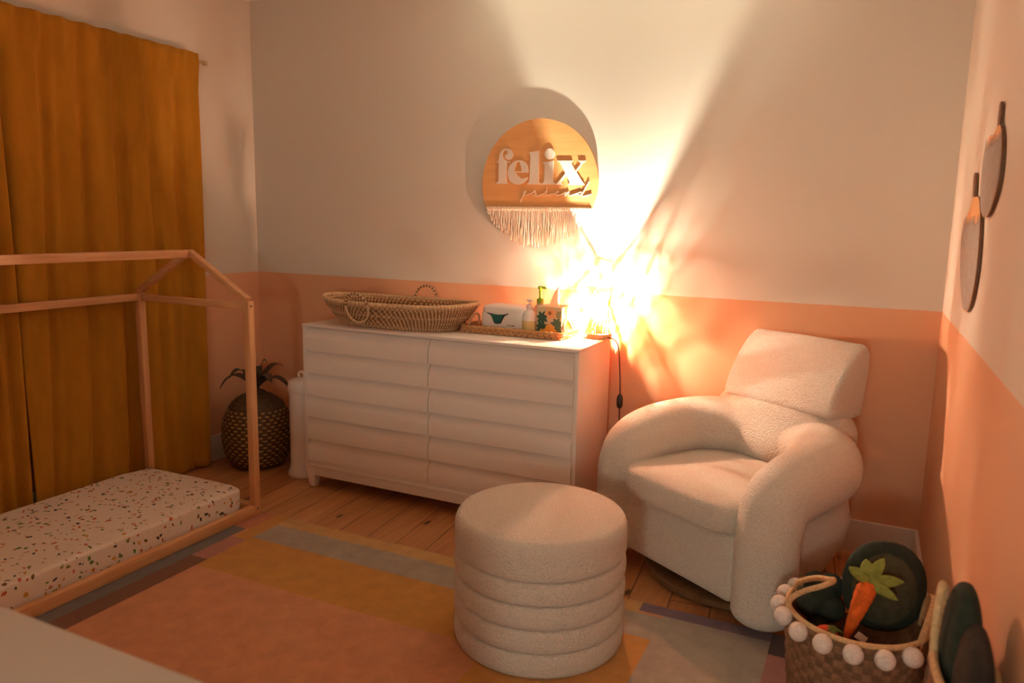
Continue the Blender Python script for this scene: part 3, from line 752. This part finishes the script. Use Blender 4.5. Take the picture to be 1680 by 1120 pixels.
L_['x'] = [(1040, 283), (1242, 283), (1242, 292), (1229, 305), (1236, 330), (1285, 418), (1350, 330), (1345, 305), (1320, 294), (1320, 283), (1416, 283), (1416, 292), (1380, 310), (1298, 432), (1382, 565), (1412, 596), (1412, 606), (1195, 606), (1195, 597), (1211, 580), (1205, 555), (1163, 478), (1101, 560), (1101, 585), (1116, 597), (1116, 606), (1020, 606), (1020, 597), (1050, 580), (1152, 455), (1086, 327), (1066, 302), (1040, 292)]
for k, pts in L_.items():
    if k == 'dot': continue
    b = B(); b.prism([zp(*p) for p in pts], sf, .0136, .0170, hole=[zp(*p) for p in hole_e] if k == 'e' else None)
    if k == 'i': b.prism([zp(*p) for p in L_['dot']], sf, .0136, .0170)
    b.obj('letter', M['letter'], sg, smooth=False)
b = B()
strokes = [[(535, 850), (545, 815), (575, 770), (600, 725), (607, 690), (592, 700), (575, 745), (556, 800), (540, 850), (530, 845)], [(560, 765), (610, 757), (660, 738), (705, 722), (738, 685), (736, 712), (755, 738), (745, 760), (722, 750)],
           [(750, 772), (800, 758), (870, 725), (905, 675), (890, 725), (895, 750), (930, 745), (1000, 728), (1048, 716), (1062, 700), (1045, 697), (1028, 722), (1040, 750), (1085, 744), (1130, 728)],
           [(1130, 728), (1165, 705), (1150, 758), (1185, 712), (1205, 700), (1200, 735), (1222, 752), (1270, 735), (1330, 715), (1372, 705), (1350, 702), (1330, 728), (1345, 748), (1380, 722), (1420, 650), (1470, 560)], [(1420, 650), (1388, 725), (1392, 758), (1440, 748), (1508, 728)], [(898, 655), (908, 648)]]
for st in strokes:
    P_ = [Vector(zp(*p)) for p in smooth_open(st, 4)]
    L1, L2 = [], []
    for i, p in enumerate(P_):
        d = (P_[min(i + 1, len(P_) - 1)] - P_[max(i - 1, 0)]); d = d.normalized() if d.length > 1e-6 else Vector((1, 0)); n_ = Vector((-d.y, d.x)) * .0014
        L1.append(p + n_); L2.append(p - n_)
    Pn = [[sf(a.x, a.y, .0136), sf(a.x, a.y, .0170), sf(c.x, c.y, .0170), sf(c.x, c.y, .0136)] for a, c in zip(L1, L2)]
    b.grid(Pn, cv=True, capu=True)
b.obj('script_lettering', M['letter'], sg, smooth=False)
hw = math.sqrt(SR ** 2 - chord ** 2)
b = B(); b.sweep([(-hw + .004, -.0125, chord - .004), (hw - .004, -.0125, chord - .004)], .0045, 10)
for k in range(62):
    x = -hw + .012 + (2 * hw - .024) * k / 61
    b.sweep([(x + .0032 * math.cos(q) * 0, -.0125 - .0058 * math.cos(q), chord - .006 + .0085 * math.sin(q)) for q in [2 * PI * i / 10 for i in range(10)]], .0028, 6, closed=True, up=(1, 0, 0))
b.obj('fringe_knots', M['cotton'], sg)
b = B(); rnd = random.Random(4)
for k in range(54):
    x = -hw + .012 + (2 * hw - .024) * k / 53
    for s_ in (-1, 1):
        xx = x + s_ * .0022; zend = -math.sqrt(max(.0, (SR) ** 2 - xx ** 2)) + rnd.uniform(-.006, .016)
        zend = min(zend, chord - .02); ph_ = rnd.uniform(0, 6.28); am = rnd.uniform(.0015, .006); dr = rnd.uniform(-.004, .004)
        pts = []
        for i in range(9):
            q = i / 8; pts.append((xx + am * math.sin(ph_ + 5 * q) * q + dr * q * q, -.011 - .004 * rnd.random(), chord - .012 + (zend - chord + .012) * q))
        b.sweep(pts, [.0025] * 8 + [.0031], 6)
b.obj('fringe', M['cotton'], sg)

# ------------------------------------------------------------------ armchair (x: chair's right as seen, y: backward)
RV = Vector((.848, -.53)); ang = math.atan2(RV.y, RV.x)
FC = Vector((2.71, -.674)); BK = Vector((.53, .848)); org = FC + BK * .30
ac = thing('armchair', 'cream boucle swivel armchair with a wedge headrest in the corner', 'armchair', (org.x, org.y, RT), ang)
Y = lambda bck: bck - .30
# sweep: front column, arm, round the back, arm, column
ctl = [(-.362, .00, .055), (-.362, .00, .16), (-.362, .00, .28), (-.362, .005, .38), (-.360, .04, .455), (-.358, .12, .492), (-.354, .22, .505), (-.338, .32, .515), (-.285, .39, .525), (-.19, .46, .53), (-.07, .50, .532)]
ctl = [(x, Y(y), z - RT) for x, y, z in ctl]
ctl = ctl + [(-x, y, z) for x, y, z in ctl[::-1]]
path = smooth_open(ctl, 6); n = len(path)
rad = []
for i in range(n):
    s_ = min(i, n - 1 - i) / (n / 2)
    rad.append(.104 + .014 * min(1, max(0, (s_ - .25) / .3)))
rad[0] = rad[-1] = .082; rad[1] = rad[-2] = .096
b = B(); b.sweep(path, rad, 32); b.obj('arm_and_back_roll', M['boucle'], ac, angle=70)
# lower body
b = B(); Pn = []
for (z, hw_, b1, fb, exp) in ((.085, .315, .46, -.045, .6), (.10, .335, .49, -.055, .6), (.16, .365, .55, -.062, .62), (.23, .392, .60, -.065, .65), (.30, .400, .63, -.065, .65), (.36, .385, .63, -.065, .65), (.42, .34, .58, -.03, .7)):
    row = []
    for k in range(80):
        a = 2 * PI * k / 80; ca, sa = math.cos(a), math.sin(a)
        yc = .26
        x = hw_ * math.copysign(abs(ca) ** .8, ca)
        if sa >= 0: y = yc + (b1 - yc) * abs(sa) ** .85
        else: y = yc + (fb - yc) * min(1, abs(sa) ** .35); x *= (1 - .32 * min(1, abs(sa) ** 2)) if abs(sa) < .999 else 1
        row.append((x, Y(y), z - RT))
    Pn.append(row)
b.grid(Pn, cv=True, capu=True); b.obj('lower_body', M['boucle'], ac, angle=60)
# front panel between the columns
b = B(); b.box((0, Y(.02), .205 - RT), (.55, .17, .25), .025, 4); b.obj('front_panel', M['boucle'], ac)
# seat cushion
b = B(); b.ell((0, Y(.20), .375 - RT), (.285, .315, .063), 64, 24, e=.34)
for v in b.bm.verts:
    if v.co.z > .37 - RT: v.co.z += .012 * math.cos(v.co.x * 4.5) * math.cos((v.co.y - Y(.2)) * 4)
b.obj('seat_cushion', M['boucle'], ac, angle=0)
# inner back pad
b = B(); b.ell((0, Y(.50), .56 - RT), (.31, .12, .155), 40, 24, rot=Matrix.Rotation(-.22, 3, 'X'), e=.7); b.obj('backrest', M['boucle'], ac, angle=0)
# headrest wedge
sec = smooth_closed([(.425, .668), (.415, .70), (.455, .79), (.525, .885), (.575, .925), (.605, .930), (.630, .905), (.633, .85), (.624, .76), (.612, .685), (.60, .655), (.50, .655)], 4)
b = B(); Pn = []
ny = sum(p[0] for p in sec) / len(sec); nz_ = sum(p[1] for p in sec) / len(sec)
for x, k in ((-.262, .80), (-.261, .90), (-.254, .965), (-.243, .99), (-.12, 1), (0, 1.01), (.12, 1), (.243, .99), (.254, .965), (.261, .90), (.262, .80)):
    Pn.append([(x * .96 + .024, Y(ny + (p[0] - ny) * k), nz_ + (p[1] - nz_) * k - RT) for p in sec])
b.grid(Pn, cv=True, capu=True); b.obj('headrest', M['boucle'], ac, angle=0)
B().lathe([(.345, .0005), (.35, .004), (.35, .024), (.345, .028), (.30, .029)], (0, Y(.285), 0), 72).obj('swivel_base', M['darkwood'], ac)
B().lathe([(.09, .029), (.09, .08)], (0, Y(.285), 0), 32).obj('swivel_column', M['black'], ac)

# ------------------------------------------------------------------ ottoman
ot = thing('ottoman', 'round cream boucle ottoman with stacked tubular rolls on the rug', 'ottoman', (2.35, -1.21, RT))
OR, zz0 = .28, .0
bands = [(0., .078), (.078, .153), (.153, .228), (.228, .303)]
for k, (za, zc) in enumerate(bands):
    pr = []; h = zc - za
    for i in range(13):
        q = PI * i / 12 - PI / 2
        rr = OR - .020 + .020 * max(0, math.cos(q)) ** .55
        pr.append((rr, za + h / 2 + h / 2 * math.sin(q)))
    pr = [(OR - .06, za + .002)] + pr + [(OR - .06, zc - .002)]
    B().lathe(pr, seg=80).obj('roll', M['boucle'], ot, angle=0)
pr = [(OR - .06, .305)] + [(OR - .020 + .020 * max(0, math.cos(q)) ** .55, .335 + .032 * math.sin(q)) for q in [-PI / 2 + PI / 2 * i / 6 for i in range(7)]]
pr += [(OR, .375), (OR - .001, .392), (OR - .006, .408), (OR - .014, .419), (OR - .022, .4235), (OR - .0265, .4225), (OR - .031, .4235), (OR - .05, .427), (OR - .10, .431), (OR - .2, .434), (.01, .435)]
B().lathe(pr, seg=80).obj('top_cushion', M['boucle'], ot, angle=0)

# ------------------------------------------------------------------ wall plaques on the right wall
def plaque(outline, split, label, stem):
    cy = sum(p[0] for p in outline) / len(outline); cz = sum(p[1] for p in outline) / len(outline)
    root = thing('wall_plaque', label, 'wall decoration', (W - .001, cy, cz), group='wooden fruit plaques')
    f = lambda u, v, d: (-d, u - cy, v - cz)
    pts = smooth_closed(outline, 5)
    B().prism(pts, f, .001, .009, side=1).obj('board', [M['sign'], M['stem_edge_shade']], root, smooth=False)  # side faces coloured dark to stand in for edge shadow
    # grey painted lower field with brushed, ragged upper edge, as a thin layer
    ymin = min(p[0] for p in pts); ymax = max(p[0] for p in pts)
    rnd = random.Random(int(split * 1000)); g = []
    sh = [(cy + (p[0] - cy) * .985, cz + (p[1] - cz) * .985) for p in pts]
    low = [p for p in sh if p[1] < split]
    # order: keep polygon order, then close along a zig-zag
    idx = [i for i, p in enumerate(sh) if p[1] < split]
    st = next(i for i in idx if (i - 1) % len(sh) not in set(idx)); run = []
    i = st
    while i in set(idx): run.append(sh[i]); i = (i + 1) % len(sh)
    a, c = run[-1], run[0]; zig = []
    for k in range(1, 22):
        q = k / 22; zig.append((a[0] + (c[0] - a[0]) * q, split + (rnd.uniform(.004, .03) if k % 2 else rnd.uniform(-.012, 0))))
    B().prism(run + zig, f, .0092, .0100).obj('grey_field', M['grey_paint'], root, smooth=False)
    B().prism(smooth_closed(stem, 2), f, .001, .008).obj('stem', M['stem_edge_shade'], root, smooth=False)
plaque([(-.700, 1.452), (-.760, 1.452), (-.850, 1.445), (-.925, 1.395), (-.968, 1.330), (-.985, 1.248), (-.950, 1.169), (-.869, 1.126), (-.742, 1.135), (-.600, 1.220), (-.515, 1.320), (-.535, 1.366), (-.601, 1.395), (-.665, 1.425)], 1.372,
       'lower fruit shaped wooden plaque with grey base, nearer the room corner', [(-.690, 1.448), (-.735, 1.446), (-.700, 1.517), (-.650, 1.520)])
plaque([(-1.062, 1.612), (-1.118, 1.611), (-1.173, 1.571), (-1.196, 1.528), (-1.200, 1.477), (-1.163, 1.432), (-1.075, 1.392), (-.952, 1.400), (-.880, 1.455), (-.852, 1.545), (-.889, 1.590), (-.940, 1.606), (-1.0, 1.600)], 1.575,
       'upper fruit shaped wooden plaque with grey base, farther from the corner', [(-1.058, 1.606), (-1.095, 1.606), (-1.082, 1.665), (-1.049, 1.670)])

# ------------------------------------------------------------------ toy baskets
def woven(b, rx, ry, h, rows, taper=.88, seg=96):
    Pn = []
    for i in range(rows * 4 + 1):
        v = i / (rows * 4); k = taper + (1 - taper) * math.sin(v * PI / 2); row = []
        for s_ in range(seg):
            a = 2 * PI * s_ / seg; bmp = math.sin(PI * (i % 4) / 4) * (.5 + .5 * math.cos(2 * PI * (s_ / 4 + (i // 4 % 2) * .5)))
            row.append(((rx * k + .004 * bmp) * math.cos(a), (ry * k + .004 * bmp) * math.sin(a), .003 + v * (h - .003)))
        Pn.append(row)
    for v, k in ((1.0, .955), (.5, .90), (.05, .84)):
        Pn.append([(rx * k * math.cos(2 * PI * s_ / seg), ry * k * math.sin(2 * PI * s_ / seg), v * h) for s_ in range(seg)])
    b.grid(Pn, cv=True, capu=True, mat=lambda i, j: 1 if (i // 4 + j // 2) % 2 and i < rows * 4 else 0)
M['jute_brown'] = plain('brown_jute', (.24, .13, .07, 1), .85, .25, 60, .4, 260)
M['jute_dark'] = plain('dark_jute', (.16, .085, .045, 1), .85, .25, 60, .4, 260)
def pombasket(loc, rx, ry, h, label, pomr, poms, rot=0, gap=.5):
    r = thing('toy_basket', label, 'basket', loc, rot, group='pompom trimmed toy baskets')
    b = B(); woven(b, rx, ry, h, 14); b.obj('woven_body', [M['jute_brown'], M['jute_dark']], r, angle=0)
    B().sweep([(rx * .985 * math.cos(2 * PI * k / 72), ry * .985 * math.sin(2 * PI * k / 72), h) for k in range(72)], .0075, 8, closed=True, up=(0, 0, 1)).obj('rim', M['rope'], r)
    for a in poms:
        if abs((a + PI) % (2 * PI) - PI) < gap: continue
        b = B(); b.ell(((rx + pomr * .75) * math.cos(a), (ry + pomr * .75) * math.sin(a), h - .018 + random.uniform(-.004, .004)), (pomr, pomr, pomr * 1.02), 18, 12); b.obj('pompom', M['pom'], r, angle=0)
    return r
BXc, BYc, BH_ = 3.292, -1.165, .285
tb1 = pombasket((BXc, BYc, RT), .182, .182, BH_, 'brown toy basket with white pompoms beside the armchair holding plush vegetables', .0255, [math.radians(-198 + k * 21.5) for k in range(17)])
for c, pts in ((0, [(-.165, -.065, .26), (-.172, -.075, .31), (-.140, -.085, .350), (-.092, -.085, .378), (-.062, -.05, .385), (-.075, -.005, .365), (-.115, .03, .345), (-.160, .05, .31), (-.168, .055, .262)]), (1, [(.150, -.09, .26), (.158, -.10, .31), (.172, -.08, .365), (.180, -.045, .385), (.176, .0, .375), (.17, .04, .33), (.165, .055, .26)])):
    B().sweep(smooth_open(pts, 5), .0085, 10, flat=.6).obj('strap_handle', M['rope'], tb1)
# plush toys inside the basket
Zf = RT
def E3(rx, ry, rz): return Matrix.Rotation(rz, 3, 'Z') @ Matrix.Rotation(ry, 3, 'Y') @ Matrix.Rotation(rx, 3, 'X')
pv = thing('plush_cushion', 'big round dark green plush with an olive face at the back of the basket', 'plush toy', (3.357, -1.100, .25), .30)
b = B(); b.ell((0, 0, .110), (.112, .045, .128), 48, 28, rot=E3(-.12, 0, 0), e=.9); b.obj('plush_rim', M['plush_dk'], pv, angle=0)
b = B(); b.ell((-.006, -.022, .112), (.090, .034, .104), 40, 22, rot=E3(-.12, 0, 0)); b.obj('plush_face', M['plush_ol'], pv, angle=0)
pd = thing('plush_broccoli', 'dark green knobbly plush at the left side of the toy basket', 'plush toy', (3.196, -1.110, .22), 0)
b = B()
for c, r in (((0, 0, .09), .055), ((-.03, -.03, .06), .045), ((.035, -.025, .055), .045), ((.03, .02, .105), .042), ((-.02, .03, .10), .04)): b.ell([q * .85 for q in c[:2]] + [c[2]], (r * .87, r * .87, r * .87), 20, 14)
b.obj('florets', M['plush_dk'], pd, angle=0)
b = B(); b.sweep([(.0, -.01, .0), (.0, 0, .07)], [.03, .026], 16); b.obj('stalk', M['plush_ol'], pd)
cr = thing('plush_carrot', 'orange plush carrot with green felt leaves standing in the toy basket', 'plush toy', (3.268, -1.225, .232), 0)
ax = Vector((.052, .022, .19)).normalized(); Rc = Vector((0, 0, 1)).rotation_difference(ax).to_matrix()
b = B(); prc = []
for i in range(25):
    q = i / 24; prc.append((max(.002, .029 * (q ** .55) * (1 - max(0, q - .86) * 3.4) * (1 + .035 * math.sin(q * 44))), q * .184))
b.lathe(prc, seg=28, rot=Rc); b.obj('carrot_root', M['carrot'], cr, angle=0)
tip = ax * .178
for k, (a, L, el, w) in enumerate(((2.7, .075, .75, .016), (1.9, .085, 1.15, .017), (.9, .10, 1.05, .016), (.2, .095, .45, .017), (-.4, .075, .0, .015), (-2.6, .06, .9, .014))):
    b = B(); Pn = []; dirv = Vector((math.cos(a) * math.cos(el), math.sin(a) * math.cos(el) * .6, math.sin(el))).normalized(); sd = dirv.cross(Vector((0, -1, .2))).normalized(); nn = sd.cross(dirv)
    for i in range(9):
        q = i / 8; wv = w * math.sin(PI * (.14 + .86 * q)) ** .7 + .001
        Pn.append([tip + dirv * L * q + sd * wv * math.cos(t_) + nn * .005 * math.sin(t_) + Vector((0, 0, -.02 * q * q)) for t_ in [2 * PI * j / 10 for j in range(10)]])
    b.grid(Pn, cv=True, capu=True); b.obj('leaf', M['carrot_leaf'], cr, angle=0)
B().box((.04, -.022, .035), (.028, .002, .02), .0005, 1, rot=E3(0, .5, 0)).obj('fabric_tag', M['letter'], cr)
tm = thing('plush_tomato', 'small red plush with green leaves low in the toy basket', 'plush toy', (3.222, -1.235, .215), 0)
b = B(); b.ell((0, 0, .03), (.032, .028, .026), 20, 12); b.obj('plush_body', plain('red_plush', (.55, .06, .02, 1), .9, .2, 60), tm, angle=0)
b = B()
for a in (0, 1.25, 2.5, 3.8, 5.0): b.prism([(p[0], p[1]) for p in leafpoly(0, 0, .03, .008, a)], lambda u, v, d: (u + .012, v, .056 - .35 * math.hypot(u, v) + d), 0, .003)
b.obj('leaf', M['plush_gn'], tm, smooth=False)
op = thing('plush_stick', 'slim orange plush tip showing between the two dark green plush toys', 'plush toy', (3.262, -1.075, .25), 0)
b = B(); b.sweep([(0, 0, 0), (.0, 0, .09), (.002, 0, .14), (.004, 0, .155)], [.014, .014, .012, .005], 14); b.obj('plush_body', M['carrot'], op)
# second, slim basket by the wall
tb2 = pombasket((3.452, -1.93, .012), .047, .15, .590, 'tall narrow pompom basket against the wall at the right frame edge', .021, [math.radians(-150 + k * 18) for k in range(6)], gap=1.1)
B().sweep(smooth_open([(-.045, .035, .575), (-.047, .04, .64), (-.042, .06, .705), (-.034, .085, .70), (-.030, .108, .64), (-.028, .115, .578)], 5), .0065, 10, flat=.6).obj('strap_handle', M['rope'], tb2)
ps = thing('plush_cushion', 'tall black plush standing in the narrow pompom basket by the wall', 'plush toy', (3.452, -1.925, .42), 0)
b = B(); b.ell((-.004, .045, .15), (.032, .080, .165), 32, 22, e=.8); b.obj('plush_body', M['plush_dk'], ps, angle=0)
b = B(); b.ell((.008, -.035, .125), (.030, .090, .150), 32, 22, e=.75); b.obj('plush_flap', plain('charcoal_plush', (.028, .020, .014, 1), .95, .3, 50), ps, angle=0)

# ------------------------------------------------------------------ foreground white cabinet
FZ = .80
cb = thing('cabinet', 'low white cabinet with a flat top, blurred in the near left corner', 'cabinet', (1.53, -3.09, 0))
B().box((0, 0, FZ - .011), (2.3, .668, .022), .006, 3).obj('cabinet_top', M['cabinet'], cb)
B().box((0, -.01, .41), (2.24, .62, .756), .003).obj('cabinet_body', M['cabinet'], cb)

# ------------------------------------------------------------------ light, world, camera
w = bpy.data.worlds.new('night_sky'); sc.world = w; w.use_nodes = True
w.node_tree.nodes['Background'].inputs['Color'].default_value = (.10, .22, .30, 1)
w.node_tree.nodes['Background'].inputs['Strength'].default_value = .03

cam = bpy.data.cameras.new('camera'); co = bpy.data.objects.new('camera', cam); COL.objects.link(co)
cam.sensor_width = 36; cam.lens = 1228.8022 / 1680 * 36; cam.clip_start = .02
yaw, pitch, roll = .4420157, -.1566177, .0195437
f0 = Vector((-math.sin(yaw) * math.cos(pitch), math.cos(yaw) * math.cos(pitch), math.sin(pitch))); r0 = Vector((math.cos(yaw), math.sin(yaw), 0)); u0 = r0.cross(f0)
r = math.cos(roll) * r0 + math.sin(roll) * u0; u = -math.sin(roll) * r0 + math.cos(roll) * u0
co.matrix_world = Matrix.Translation((3.24473, -3.34782, 1.35066)) @ Matrix((r, u, -f0)).transposed().to_4x4()
cam.dof.use_dof = True; cam.dof.focus_distance = 3.1; cam.dof.aperture_fstop = 3.2
sc.camera = co
vs = sc.view_settings
vs.view_transform = 'Standard'; vs.look = 'None'; vs.gamma = 1; vs.use_curve_mapping = False; vs.exposure = 0.2
sc.display_settings.display_device = 'sRGB'
cy = sc.cycles; cy.max_bounces = 10; cy.diffuse_bounces = 8; cy.transmission_bounces = 6; cy.use_denoising = True
cy.caustics_reflective = False; cy.caustics_refractive = False; cy.sample_clamp_indirect = 8
